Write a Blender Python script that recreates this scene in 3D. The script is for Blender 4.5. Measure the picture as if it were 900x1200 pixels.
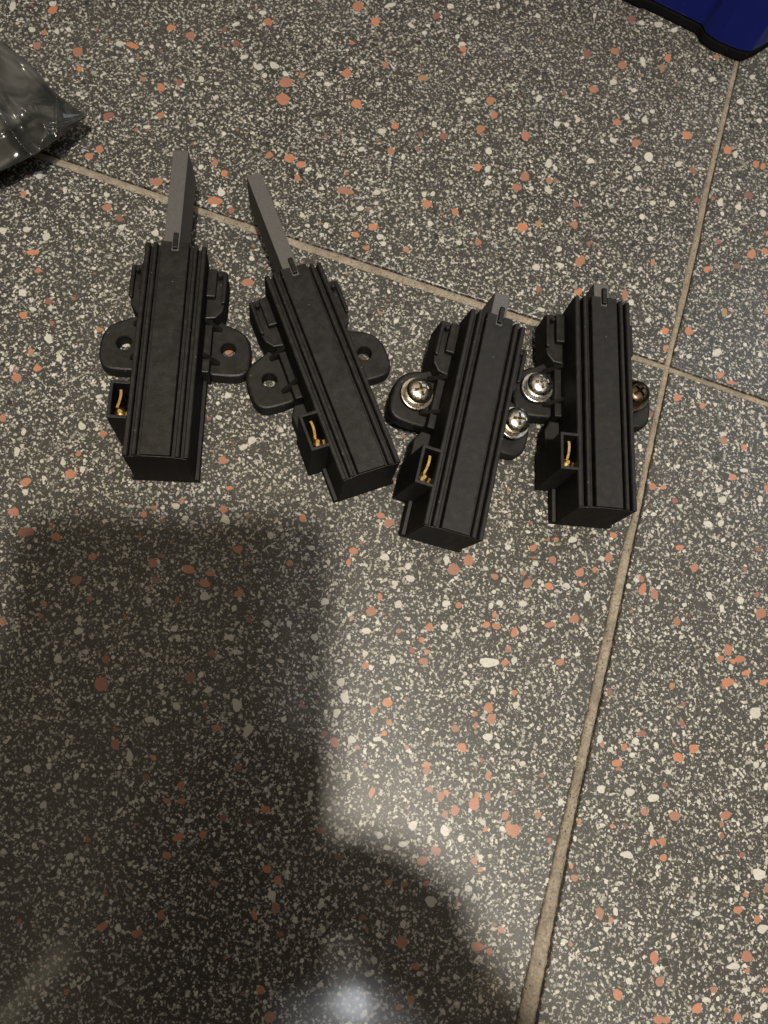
import bpy, bmesh, math, random
from mathutils import Vector, Matrix
random.seed(7)
for o in list(bpy.data.objects): bpy.data.objects.remove(o, do_unlink=True)
S = bpy.context.scene
COL = S.collection
MM = 0.001
# ------------------------------------------------------------------ camera
AL, BE, D, F, CX, CY = -0.11675, 0.29962, 238.72, 900.0, 450.0, 600.0
_n = Vector((AL, BE, 1)).normalized()
GZ = -_n
GX = Vector((1, 0, 0)); GX = (GX - GX.dot(GZ)*GZ).normalized()
GY = GZ.cross(GX)
# ground axes expressed in the photo's camera axes (x right, y down, z forward); rows turn camera vectors into world vectors
def c2w(v): v = Vector(v); return Vector((v.dot(GX), v.dot(GY), v.dot(GZ)))
def px(u, v, z=0.0):
    """world point (mm) on the plane of height z seen at photo pixel u, v"""
    d = c2w(((u-CX)/F, (v-CY)/F, 1.0)); t = (z-D)/d.z
    return Vector((d.x*t, d.y*t, z))
cam = bpy.data.cameras.new('camera'); camo = bpy.data.objects.new('camera', cam); COL.objects.link(camo)
right, up, fwd = c2w((1, 0, 0)), c2w((0, -1, 0)), c2w((0, 0, 1))
m = Matrix((right, up, -fwd)).transposed().to_4x4(); m.translation = Vector((0, 0, D*MM))
camo.matrix_world = m
cam.sensor_fit = 'VERTICAL'; cam.sensor_height = 36.0; cam.lens = 27.0
cam.clip_start = 0.002; cam.clip_end = 50
cam.dof.use_dof = True; cam.dof.focus_distance = 0.235; cam.dof.aperture_fstop = 24.0
S.camera = camo
S.render.filter_size = 1.5
try: S.cycles.filter_width = 1.5
except Exception: pass
S.render.resolution_x, S.render.resolution_y = 768, 1024
S.view_settings.view_transform = 'Standard'; S.view_settings.look = 'None'
S.view_settings.exposure = 0.0; S.view_settings.gamma = 1.0
# ------------------------------------------------------------------ dim warm room, its lamps and an added cool fill
W = bpy.data.worlds.new('World'); S.world = W; W.use_nodes = True
bg = W.node_tree.nodes['Background']; bg.inputs[0].default_value = (1.0, 0.77, 0.50, 1); bg.inputs[1].default_value = 0.035
def lamp(name, kind, loc, power, col, size, size_y=None, target=(60, 60, 0)):
    l = bpy.data.lights.new(name, kind); l.energy = power; l.color = col
    if kind == 'AREA':
        l.shape = 'RECTANGLE' if size_y else 'DISK'; l.size = size*MM
        if size_y: l.size_y = size_y*MM
    else: l.shadow_soft_size = size*MM
    o = bpy.data.objects.new(name, l); COL.objects.link(o); o.location = Vector(loc)*MM
    o.rotation_euler = (Vector(target)-Vector(loc)).to_track_quat('-Z', 'Y').to_euler()
    return o
dl = lamp('ceiling_downlight', 'SPOT', (16, -366, 1800), 124, (1.0, 0.915, 0.775), 48, None, (95, -95, 0))
dl.data.spot_size = math.radians(40); dl.data.spot_blend = 1.0
def mirror(u, v, h):
    p = px(u, v); return Vector((p.x*(1+h/D), p.y*(1+h/D), h))
lamp('small_white_lamp', 'POINT', mirror(412, 1163, 1900), 20, (0.93, 0.95, 1.0), 52)
lamp('distant_bulb', 'POINT', mirror(577, 1156, 2000), .35, (1.0, 0.66, 0.36), 14)
lamp('ceiling_bounce', 'AREA', (150, 200, 2350), 10, (1.0, 0.82, 0.58), 2600, 2600, (150, 200, 0))
a_, b_ = mirror(-30, 1232, 1500), mirror(78, 1112, 1500)
tl = lamp('far_tube_lamp', 'AREA', (a_+b_)/2, .36, (1.0, 0.86, 0.62), (b_-a_).length, 22, (a_+b_)/2-Vector((0, 0, 1500)))
tl.rotation_euler = (0, 0, math.atan2((b_-a_).y, (b_-a_).x))
lamp('cool_side_fill', 'AREA', (1500, 900, 1500), 5, (0.72, 0.84, 1.0), 900, 900)  # added cool fill from the upper right, with no known source behind it
# ------------------------------------------------------------------ helpers
def link(name, me, parent=None, **props):
    o = bpy.data.objects.new(name, me); COL.objects.link(o)
    if parent: o.parent = parent
    for k, v in props.items(): o[k] = v
    return o
def mesh(name, bm, mat, smooth=False):
    bmesh.ops.remove_doubles(bm, verts=bm.verts, dist=1e-8)
    bmesh.ops.recalc_face_normals(bm, faces=bm.faces)
    me = bpy.data.meshes.new(name)
    if smooth:
        for f in bm.faces: f.smooth = True
    bm.to_mesh(me); bm.free(); me.materials.append(mat); return me
def bevel(o, w, seg=2, ang=30):
    b = o.modifiers.new('bevel', 'BEVEL'); b.width = w*MM; b.segments = seg; b.limit_method = 'ANGLE'; b.angle_limit = math.radians(ang)
    b.harden_normals = False
    return o
def prism_y(bm, prof, y0, y1, cap0=True, cap1=True, taper=None):
    """profile of (x, z) points swept along y"""
    a = [bm.verts.new((x*MM, y0*MM, z*MM)) for x, z in prof]
    b = [bm.verts.new((x*MM, y1*MM, z*MM)) for x, z in prof]
    n = len(prof)
    for i in range(n): bm.faces.new((a[i], a[(i+1) % n], b[(i+1) % n], b[i]))
    if cap0: bm.faces.new(a[::-1])
    if cap1: bm.faces.new(b)
def prism_z(bm, poly, z0, z1, bottom=True):
    a = [bm.verts.new((x*MM, y*MM, z0*MM)) for x, y in poly]
    b = [bm.verts.new((x*MM, y*MM, z1*MM)) for x, y in poly]
    n = len(poly)
    for i in range(n): bm.faces.new((a[i], a[(i+1) % n], b[(i+1) % n], b[i]))
    if bottom: bm.faces.new(a[::-1])
    bm.faces.new(b)
def prism_x(bm, prof, x0, x1):
    a = [bm.verts.new((x0*MM, y*MM, z*MM)) for y, z in prof]
    b = [bm.verts.new((x1*MM, y*MM, z*MM)) for y, z in prof]
    n = len(prof)
    for i in range(n): bm.faces.new((a[i], a[(i+1) % n], b[(i+1) % n], b[i]))
    bm.faces.new(a[::-1]); bm.faces.new(b)
def box(bm, x0, x1, y0, y1, z0, z1): prism_z(bm, [(x0, y0), (x1, y0), (x1, y1), (x0, y1)], z0, z1)
def lathe(bm, prof, seg=40, c=(0, 0), z0=0, capb=True):
    rings = []
    for r, z in prof:
        if r < 1e-6: rings.append([bm.verts.new((c[0]*MM, c[1]*MM, (z+z0)*MM))])
        else: rings.append([bm.verts.new(((c[0]+r*math.cos(2*math.pi*i/seg))*MM, (c[1]+r*math.sin(2*math.pi*i/seg))*MM, (z+z0)*MM)) for i in range(seg)])
    for A, B in zip(rings, rings[1:]):
        for i in range(seg):
            j = (i+1) % seg
            if len(A) == 1 and len(B) == 1: continue
            if len(A) == 1: bm.faces.new((A[0], B[i], B[j]))
            elif len(B) == 1: bm.faces.new((A[i], A[j], B[0]))
            else: bm.faces.new((A[i], A[j], B[j], B[i]))
    if capb and len(rings[0]) > 1: bm.faces.new(rings[0][::-1])
# ------------------------------------------------------------------ materials
def newmat(name):
    m = bpy.data.materials.new(name); m.use_nodes = True; t = m.node_tree
    return m, t, t.nodes['Principled BSDF']
class G:
    def __init__(s, t): s.t = t
    def n(s, typ, **kw):
        x = s.t.nodes.new(typ)
        for k, v in kw.items(): setattr(x, k, v)
        return x
    def put(s, sock, v):
        if isinstance(v, bpy.types.NodeSocket): s.t.links.new(v, sock)
        else: sock.default_value = v
    def math(s, op, a, b=0.0, c=None, clamp=False):
        x = s.n('ShaderNodeMath', operation=op, use_clamp=clamp); s.put(x.inputs[0], a); s.put(x.inputs[1], b)
        if c is not None: s.put(x.inputs[2], c)
        return x.outputs[0]
    def vmath(s, op, a, b=(0, 0, 0)):
        x = s.n('ShaderNodeVectorMath', operation=op); s.put(x.inputs[0], a); s.put(x.inputs[1], b); return x.outputs[0]
    def scale(s, a, f):
        x = s.n('ShaderNodeVectorMath', operation='SCALE'); s.put(x.inputs[0], a); s.put(x.inputs[3], f); return x.outputs[0]
    def mix(s, f, a, b):
        x = s.n('ShaderNodeMix', data_type='RGBA'); s.put(x.inputs[0], f); s.put(x.inputs[6], a); s.put(x.inputs[7], b); return x.outputs[2]
    def ramp(s, v, a, b, c=0.0, d=1.0, smooth=True):
        x = s.n('ShaderNodeMapRange', interpolation_type='SMOOTHSTEP' if smooth else 'LINEAR')
        s.put(x.inputs[0], v); s.put(x.inputs[1], a); s.put(x.inputs[2], b); s.put(x.inputs[3], c); s.put(x.inputs[4], d); return x.outputs[0]
    def noise(s, vec, sc, det=2, rough=.5, dist=0.0):
        x = s.n('ShaderNodeTexNoise'); s.put(x.inputs['Vector'], vec); x.inputs['Scale'].default_value = sc
        x.inputs['Detail'].default_value = det; x.inputs['Roughness'].default_value = rough; x.inputs['Distortion'].default_value = dist
        return x
    def voro(s, vec, sc, feature='F1', rnd=1.0, metric='EUCLIDEAN'):
        x = s.n('ShaderNodeTexVoronoi', feature=feature); 
        if feature == 'F1': x.distance = metric
        s.put(x.inputs['Vector'], vec); x.inputs['Scale'].default_value = sc; x.inputs['Randomness'].default_value = rnd
        return x
    def sep(s, c):
        x = s.n('ShaderNodeSeparateColor'); s.put(x.inputs[0], c); return x.outputs
def mmcoord(g, offset_by_object=False):
    tc = g.n('ShaderNodeTexCoord'); v = g.scale(tc.outputs['Object'], 1000.0)      # millimetres
    if offset_by_object:
        oi = g.n('ShaderNodeObjectInfo'); r = oi.outputs['Random']
        cb = g.n('ShaderNodeCombineXYZ'); g.put(cb.inputs[2], g.math('MULTIPLY', r, 700.0)); g.put(cb.inputs[0], g.math('MULTIPLY', r, 310.0))
        v = g.vmath('ADD', v, cb.outputs[0])
    return v
GLOSS = dict(rough=.36, coat=.10, crough=.085)
def polish(g, b, v, bumps=True):
    """the worn polish that the cement, the stone chips and the grit share"""
    big = g.noise(v, .018, 3, .55).outputs[0]
    b.inputs['Specular IOR Level'].default_value = .45
    g.put(b.inputs['Roughness'], g.ramp(big, .3, .7, GLOSS['rough']-.05, GLOSS['rough']+.08))
    g.put(b.inputs['Coat Weight'], g.ramp(g.noise(v, .045, 4, .6).outputs[0], .3, .72, GLOSS['coat'], GLOSS['coat']*.45))
    b.inputs['Coat Roughness'].default_value = GLOSS['crough']
    if bumps:
        bp = g.n('ShaderNodeBump'); bp.inputs['Strength'].default_value = .25; bp.inputs['Distance'].default_value = .00006
        g.put(bp.inputs['Height'], g.noise(v, 1.3, 4, .65).outputs[0]); g.put(b.inputs['Normal'], bp.outputs[0])
def mat_terrazzo():
    m, t, b = newmat('terrazzo'); g = G(t); v = mmcoord(g, True)
    # cement
    c = g.mix(g.ramp(g.noise(v, .05, 4, .6).outputs[0], .3, .7), (.058, .056, .050, 1), (.078, .075, .067, 1))
    c = g.mix(g.ramp(g.noise(v, 1.6, 3, .7).outputs[0], .35, .7), c, (.042, .041, .037, 1))
    mp = g.n('ShaderNodeMapping'); mp.inputs['Rotation'].default_value = (.7, .5, .9); mp.inputs['Location'].default_value = (3.3, 1.7, 5.5); g.put(mp.inputs['Vector'], v); v = mp.outputs[0]
    dn = g.noise(v, .62, 3, .6); d1 = g.scale(g.vmath('SUBTRACT', dn.outputs[1], (.5, .5, .5)), 1.7)
    dn2 = g.noise(v, 1.2, 2, .6); d2 = g.scale(g.vmath('SUBTRACT', dn2.outputs[1], (.5, .5, .5)), 1.1)
    va, vb = g.vmath('ADD', v, d1), g.vmath('ADD', v, d2)
    def layer(vec, cell, r0, r1, soft, off, keep=1.0, metric='EUCLIDEAN', gate=None):
        vo = g.voro(g.vmath('ADD', vec, (off*13.7, off*-7.3, off*5.9)), 1.0/cell, 'F1', 1.0, metric)
        rc = g.sep(vo.outputs['Color'])
        rad = g.ramp(rc[0], 0, 1, r0, r1, False)
        k = g.ramp(g.math('SUBTRACT', rad, vo.outputs['Distance']), -soft, soft)
        if keep < 1: k = g.math('MULTIPLY', k, g.math('LESS_THAN', rc[1], keep))
        if gate is not None: k = g.math('MULTIPLY', k, gate)
        return k, rc
    dens = g.ramp(g.noise(v, .11, 2, .5).outputs[0], .32, .66, .55, 1.0)
    # dust-fine grit
    k, rc = layer(vb, .60, .0, .46, .10, 1, .60)
    c = g.mix(g.math('MULTIPLY', k, .8), c, g.mix(rc[2], (.13, .125, .11, 1), (.30, .285, .25, 1)))
    wn = g.noise(g.vmath('ADD', vb, (31., 7., 3.)), .95, 1.2, .5).outputs[0]
    c = g.mix(g.math('MULTIPLY', g.ramp(wn, .605, .64), .95), c, g.mix(g.ramp(g.noise(v, .35, 1, .5).outputs[0], .35, .65), (.34, .325, .285, 1), (.66, .63, .56, 1)))
    # angular pale grit of about a millimetre
    k, rc = layer(vb, .80, .12, .56, .06, 2, .42)
    c = g.mix(g.math('MULTIPLY', k, dens), c, g.mix(rc[2], (.24, .23, .20, 1), (.70, .67, .59, 1)))
    k, rc = layer(va, 1.35, .06, .50, .05, 3, .42)
    c = g.mix(k, c, g.mix(rc[2], (.28, .27, .235, 1), (.72, .69, .61, 1)))
    # small coloured and grey grains
    k, rc = layer(va, 2.8, .08, .30, .04, 4, .06)
    c = g.mix(k, c, g.mix(rc[2], (.36, .17, .11, 1), (.27, .13, .10, 1)))
    k, rc = layer(va, 3.4, .14, .30, .03, 5, .08)
    c = g.mix(k, c, g.mix(rc[2], (.52, .49, .42, 1), (.70, .67, .59, 1)))
    k, rc = layer(va, 3.6, .10, .34, .04, 6, .06)
    c = g.mix(k, c, (.03, .032, .030, 1))
    # a thin film of floor dust and wax
    c = g.mix(g.ramp(g.noise(v, .012, 5, .6).outputs[0], .38, .75, .0, .10), c, (.20, .19, .17, 1))
    g.put(b.inputs['Base Color'], c); polish(g, b, v); return m
def mat_chip(name, c0, c1):
    m, t, b = newmat(name); g = G(t); v = mmcoord(g)
    oi = g.n('ShaderNodeObjectInfo')
    at = g.n('ShaderNodeAttribute', attribute_name='tone'); f = g.math('FRACT', g.math('ADD', oi.outputs['Random'], at.outputs['Fac']))
    c = g.mix(f, c0, c1)
    c = g.mix(g.ramp(g.noise(v, 1.1, 4, .65).outputs[0], .3, .75, 0, .5), c, tuple(x*.55 for x in c0[:3])+(1,))
    c = g.mix(g.ramp(g.noise(v, .5, 3, .6, 1.5).outputs[0], .56, .66, 0, .35), c, tuple(min(.8, x*.6+.28) for x in c0[:3])+(1,))
    g.put(b.inputs['Base Color'], c); polish(g, b, v); return m
def mat_grout():
    m, t, b = newmat('grout'); g = G(t); v = mmcoord(g)
    c = g.mix(g.ramp(g.noise(v, .10, 5, .65).outputs[0], .3, .72), (.50, .425, .325, 1), (.29, .245, .19, 1))
    c = g.mix(g.ramp(g.noise(v, 1.3, 3, .7).outputs[0], .40, .68, 0, .65), c, (.15, .125, .095, 1))
    c = g.mix(g.ramp(g.noise(v, .42, 4, .7).outputs[0], .5, .68, 0, .55), c, (.20, .165, .125, 1)); c = g.mix(g.ramp(g.noise(v, .8, 3, .7, .5).outputs[0], .58, .7, 0, .5), c, (.62, .54, .43, 1))
    vo = g.voro(v, .9); pit = g.math('MULTIPLY', g.math('LESS_THAN', vo.outputs['Distance'], .24), g.math('LESS_THAN', g.sep(vo.outputs['Color'])[0], .3))
    c = g.mix(g.math('MULTIPLY', pit, .85), c, (.06, .05, .04, 1))
    c = g.mix(g.ramp(g.noise(v, .03, 3, .6).outputs[0], .5, .75, 0, .45), c, (.22, .18, .14, 1))
    g.put(b.inputs['Base Color'], c); b.inputs['Roughness'].default_value = .85
    bp = g.n('ShaderNodeBump'); bp.inputs['Strength'].default_value = .8; bp.inputs['Distance'].default_value = .0006
    g.put(bp.inputs['Height'], g.math('SUBTRACT', g.noise(v, 1.6, 5, .7).outputs[0], pit)); g.put(b.inputs['Normal'], bp.outputs[0]); return m
def matte(g, m, b, share, rough):
    """moulded, finely textured surface: diffuse with a thin even sheen and no grazing mirror"""
    t = g.t; d = g.n('ShaderNodeBsdfDiffuse'); s = g.n('ShaderNodeBsdfGlossy'); x = g.n('ShaderNodeMixShader')
    for a, q in ((d, 'Color'), ):
        l = b.inputs['Base Color'].links[0].from_socket; t.links.new(l, a.inputs['Color'])
    n = b.inputs['Normal'].links[0].from_socket
    t.links.new(n, d.inputs['Normal']); t.links.new(n, s.inputs['Normal'])
    s.inputs['Color'].default_value = (1, 1, 1, 1)
    if b.inputs['Roughness'].links: t.links.new(b.inputs['Roughness'].links[0].from_socket, s.inputs['Roughness'])
    else: s.inputs['Roughness'].default_value = rough
    x.inputs[0].default_value = share
    t.links.new(d.outputs[0], x.inputs[1]); t.links.new(s.outputs[0], x.inputs[2])
    t.links.new(x.outputs[0], t.nodes['Material Output'].inputs['Surface'])
def mat_plastic(name, col, rough=.5, spec=.5, dust=.10, grain=.00005, sheen=None):
    m, t, b = newmat(name); g = G(t); v = mmcoord(g)
    # carbon dust and handling marks
    d = g.ramp(g.noise(v, .5, 6, .68).outputs[0], .45, .78, 0, dust)
    sp = g.voro(v, .45); fleck = g.math('MULTIPLY', g.math('LESS_THAN', sp.outputs['Distance'], .10), g.math('LESS_THAN', g.sep(sp.outputs['Color'])[0], .14))
    c = g.mix(d, col, (.16, .145, .125, 1)); c = g.mix(g.math('MULTIPLY', fleck, .5), c, (.22, .20, .17, 1))
    st = g.n('ShaderNodeMapping'); st.inputs['Scale'].default_value = (1, .06, 1); g.put(st.inputs['Vector'], v)
    scr = g.ramp(g.noise(st.outputs[0], 2.2, 3, .6).outputs[0], .62, .72, 0, .04)
    c = g.mix(scr, c, (.14, .13, .12, 1))
    g.put(b.inputs['Base Color'], c)
    g.put(b.inputs['Roughness'], g.ramp(g.noise(v, .3, 4, .6).outputs[0], .3, .7, rough-.08, rough+.12))
    b.inputs['Specular IOR Level'].default_value = spec
    bp = g.n('ShaderNodeBump'); bp.inputs['Strength'].default_value = .6; bp.inputs['Distance'].default_value = grain
    g.put(bp.inputs['Height'], g.noise(v, 2.4, 4, .75).outputs[0]); g.put(b.inputs['Normal'], bp.outputs[0])
    if sheen: matte(g, m, b, sheen, rough)
    return m
def mat_carbon():
    m, t, b = newmat('carbon'); g = G(t); v = mmcoord(g)
    tc = g.n('ShaderNodeNewGeometry')
    c = g.mix(g.ramp(g.noise(v, 5.0, 4, .7).outputs[0], .3, .7), (.082, .078, .075, 1), (.155, .149, .144, 1))
    c = g.mix(g.ramp(g.noise(v, .25, 4, .6).outputs[0], .5, .8, 0, .5), c, (.11, .10, .095, 1))
    g.put(b.inputs['Base Color'], c); b.inputs['Roughness'].default_value = .43; b.inputs['Metallic'].default_value = .6
    bp = g.n('ShaderNodeBump'); bp.inputs['Strength'].default_value = .5; bp.inputs['Distance'].default_value = .00006
    g.put(bp.inputs['Height'], g.noise(v, 6, 3, .7).outputs[0]); g.put(b.inputs['Normal'], bp.outputs[0]); matte(g, m, b, .03, .35); return m
def mat_metal(name, col, rough, tarnish):
    m, t, b = newmat(name); g = G(t); v = mmcoord(g)
    c = g.mix(g.ramp(g.noise(v, .5, 4, .6).outputs[0], .4, .75), col, tarnish)
    g.put(b.inputs['Base Color'], c); b.inputs['Metallic'].default_value = 1.0
    g.put(b.inputs['Roughness'], g.ramp(g.noise(v, 1.2, 4, .6).outputs[0], .3, .7, rough*.7, rough*1.5)); return m
def mat_bag():
    m, t, b = newmat('plastic_film'); g = G(t); v = mmcoord(g)
    c = g.mix(g.ramp(g.noise(v, .05, 4, .6, 1.0).outputs[0], .35, .7), (.03, .031, .029, 1), (.13, .13, .122, 1))
    g.put(b.inputs['Base Color'], c); b.inputs['Roughness'].default_value = .19; b.inputs['Specular IOR Level'].default_value = .8
    b.inputs['Alpha'].default_value = .86
    bp = g.n('ShaderNodeBump'); bp.inputs['Strength'].default_value = .35; bp.inputs['Distance'].default_value = .0008
    g.put(bp.inputs['Height'], g.noise(v, .09, 3, .5, .8).outputs[0]); g.put(b.inputs['Normal'], bp.outputs[0]); return m
M = dict(
    terrazzo=mat_terrazzo(), grout=mat_grout(),
    o=mat_chip('orange_stone', (.60, .26, .145, 1), (.36, .19, .14, 1)),
    t=mat_chip('tan_stone', (.44, .27, .13, 1), (.38, .24, .14, 1)),
    p=mat_chip('pink_stone', (.36, .16, .125, 1), (.25, .135, .115, 1)),
    w=mat_chip('white_stone', (.70, .68, .61, 1), (.58, .56, .49, 1)),
    black=mat_plastic('black_plastic', (.0125, .0113, .0103, 1), .44, .22, .10, .00013, .03),
    dark=mat_plastic('inner_black', (.006, .006, .006, 1), .6, .3, .02, .00005, .01),
    blue=mat_plastic('blue_plastic', (.0015, .010, .20, 1), .36, .35, .02),
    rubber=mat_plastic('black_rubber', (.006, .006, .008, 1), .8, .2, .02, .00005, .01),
    carbon=mat_carbon(), brass=mat_metal('brass', (.92, .66, .25, 1), .22, (.62, .40, .14, 1)),
    zinc=mat_metal('zinc', (.83, .82, .79, 1), .27, (.56, .54, .48, 1)),
    bronze=mat_metal('bronze', (.12, .085, .055, 1), .34, (.06, .042, .03, 1)), yellow_zinc=mat_metal('yellowed_zinc', (.74, .69, .58, 1), .27, (.36, .31, .23, 1)),
    film=mat_bag())
# ------------------------------------------------------------------ the floor: grout bed, tiles, stone chips
A_v = [(px(r, y), px(l, y)) for l, r, y in [(859.5, 866.5, 77), (842.7, 850, 150), (825.7, 834, 217), (812, 821, 283), (797, 806, 350), (784.5, 792, 405), (778, 786, 433), (770.7, 779, 467), (761, 770, 511), (752, 761, 555), (743.5, 752.5, 600), (732, 745, 633), (717, 731, 700), (695.5, 710, 800), (677, 692, 883), (658, 674, 967), (643, 661, 1033), (627, 648.5, 1100), (612, 636, 1167), (606, 631, 1192)]]
P0, P1 = px(862.5, 77), px(617.5, 1190)
dv = (P0-P1).normalized()                                   # along the long joint, away from the viewer
Q0, Q1 = px(72, 191), px(898, 470.5)
dh = (Q1-Q0).normalized()
dh = (dh + Vector((dv.y, -dv.x, 0))).normalized()
dv = Vector((-dh.y, dh.x, 0))
J = px(783, 430.5)
def fl(p): d = Vector(p)-J; return (d.dot(dh), d.dot(dv))
def wl(s, t): q = J+dh*s+dv*t; return q
# widths of the long joint measured along it: (t, left edge, right edge)
vj = sorted([(fl(r)[1], fl(l)[0], fl(r)[0]) for r, l in A_v])
def joint_v(t):
    if t <= vj[0][0]: return vj[0][1], vj[0][2]
    for a, b in zip(vj, vj[1:]):
        if a[0] <= t <= b[0]:
            f = (t-a[0])/(b[0]-a[0]); return a[1]+(b[1]-a[1])*f, a[2]+(b[2]-a[2])*f
    return vj[-1][1], vj[-1][2]
H_v = [(px(72, 184.5), px(72, 195)), (px(133, 206), px(133, 216.5)), (px(267, 252), px(267, 262)), (px(387, 292), px(387, 303)),
       (px(500, 330), px(500, 341)), (px(629, 373), px(629, 383)), (px(755, 417), px(755, 425)), (px(810, 437), px(810, 444)), (px(898, 468), px(898, 476))]
hj = sorted([(fl(l)[0], fl(l)[1], fl(u)[1]) for u, l in H_v])
def joint_h(s):
    if s <= hj[0][0]: return hj[0][1], hj[0][2]
    for a, b in zip(hj, hj[1:]):
        if a[0] <= s <= b[0]:
            f = (s-a[0])/(b[0]-a[0]); return a[1]+(b[1]-a[1])*f, a[2]+(b[2]-a[2])*f
    return hj[-1][1], hj[-1][2]
floor = None
T = 330.0
bm = bmesh.new()
c4 = [wl(-2*T-20, -2*T-20), wl(2*T+20, -2*T-20), wl(2*T+20, 2*T+20), wl(-2*T-20, 2*T+20)]
prism_z(bm, [(p.x, p.y) for p in c4], -12, -2.3)
floor = link('floor', mesh('floor', bm, M['grout']), kind='structure')
floor['label'] = 'dark terrazzo tile floor with sandy beige grout lines'
rj = random.Random(3)
def wob(k):                                                 # worn, slightly ragged edges
    return .10*math.sin(k*.35+1.3)+.09*math.sin(k*1.13+.4)+rj.uniform(-.13, .13)
tiles = {}
def make_tile(i, j):
    near = i in (-1, 0) and j in (-1, 0)
    step = 1.6 if near else 40
    def vs(k):                                              # edges of the column i
        s0, s1 = i*T, (i+1)*T
        return s0, s1
    pts = []
    def ev(t, left):                                        # vertical joint nearest this tile
        if left and i == 0: return joint_v(t)[1]
        if not left and i == -1: return joint_v(t)[0]
        return (i*T+2 if left else (i+1)*T-2)
    def eh(s, low):
        if low and j == 0: return joint_h(s)[1]
        if not low and j == -1: return joint_h(s)[0]
        return (j*T+2 if low else (j+1)*T-2)
    n = int(T/step)
    lo = lambda s: eh(s, True)+wob(s) if near else eh(s, True)
    hi = lambda s: eh(s, False)+wob(s) if near else eh(s, False)
    le = lambda t: ev(t, True)+wob(t) if near else ev(t, True)
    ri = lambda t: ev(t, False)+wob(t) if near else ev(t, False)
    yl, yh = eh(i*T+T/2, True), eh(i*T+T/2, False)
    xl, xr = ev(j*T+T/2, True), ev(j*T+T/2, False)
    c00 = (ev(eh(ev(0, True), True), True), eh(ev(0, True), True)) 
    def seq(a, b): return [a+(b-a)*k/n for k in range(1, n)]
    sA0, sA1 = ev(eh(xl, True), True), ev(eh(xr, True), False)
    sB0, sB1 = ev(eh(xl, False), True), ev(eh(xr, False), False)
    tA0, tB0, tA1, tB1 = eh(sA0, True), eh(sB0, False), eh(sA1, True), eh(sB1, False)
    r = .9
    def corner(cx, cy, sx, sy, a0):
        out = []
        for k in range(4):
            a = a0+k*math.pi/6; out.append((cx+sx*r+r*math.cos(a), cy+sy*r+r*math.sin(a)))
        return out
    P = []
    P += corner(sA0, tA0, 1, 1, math.pi)
    P += [(s, lo(s)) for s in seq(sA0+r, sA1-r)]
    P += corner(sA1, tA1, -1, 1, -math.pi/2)
    P += [(ri(t), t) for t in seq(tA1+r, tB1-r)]
    P += corner(sB1, tB1, -1, -1, 0)
    P += [(s, hi(s)) for s in seq(sB1-r, sB0+r)]
    P += corner(sB0, tB0, 1, -1, math.pi/2)
    P += [(le(t), t) for t in seq(tB0-r, tA0+r)]
    world = [wl(s, t) for s, t in P]
    cen = wl((i+.5)*T, (j+.5)*T)
    bm = bmesh.new()
    N = len(world)
    def ring(inset, z):
        out = []
        for k in range(N):
            a, b, c = P[k-1], P[k], P[(k+1) % N]
            tx, ty = c[0]-a[0], c[1]-a[1]; l = math.hypot(tx, ty) or 1
            q = wl(b[0]-ty/l*inset, b[1]+tx/l*inset)-cen
            out.append(bm.verts.new((q.x*MM, q.y*MM, z*MM)))
        return out
    r0, r1, r2, r3 = ring(0, -8), ring(0, -.42), ring(.12, -.12), ring(.42, 0)
    for A, B in ((r0, r1), (r1, r2), (r2, r3)):
        for k in range(N): bm.faces.new((A[k], A[(k+1) % N], B[(k+1) % N], B[k]))
    bm.faces.new(r3); bm.faces.new(r0[::-1])
    o = link('tile', mesh('tile', bm, M['terrazzo']), floor); o.location = cen*MM
    tiles[(i, j)] = (o, cen, (max(sA0, sB0), min(sA1, sB1), max(tA0, tA1), min(tB0, tB1)))
for j in (-1, 0, -2, 1):
    for i in (-1, 0, -2, 1): make_tile(i, j)
def strip(f, gap, lo, hi, horiz):
    bm = bmesh.new(); rows = []; n = int((hi-lo)/1.5)
    r_ = random.Random(5)
    for k in range(n+1):
        q = lo+(hi-lo)*k/n; a, b = f(q); gp = gap(q)
        a += gp*r_.uniform(.6, 1.3); b -= gp*r_.uniform(.6, 1.5); w = b-a
        row = []
        for fr, z in ((0, -2.4), (0, -1.15), (.12, -.72), (.5, -.55+r_.uniform(-.05, .05)), (.88, -.72), (1, -1.15), (1, -2.4)):
            p = wl(q, a+w*fr) if horiz else wl(a+w*fr, q)
            row.append(bm.verts.new((p.x*MM, p.y*MM, (z-(.004 if horiz else 0))*MM)))
        rows.append(row)
    for A, B in zip(rows, rows[1:]):
        for k in range(6): bm.faces.new((A[k], A[k+1], B[k+1], B[k]))
    link('grout_line', mesh('grout_line', bm, M['grout'], True), floor)
strip(joint_v, lambda t: .18+.30*min(1, max(0, (-t)/150)), -2*T, 2*T, False)
strip(joint_h, lambda s: .10, -2*T, joint_v(0)[0]+.3, True)
strip(joint_h, lambda s: .10, joint_v(0)[1]-.3, 2*T, True)
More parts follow.
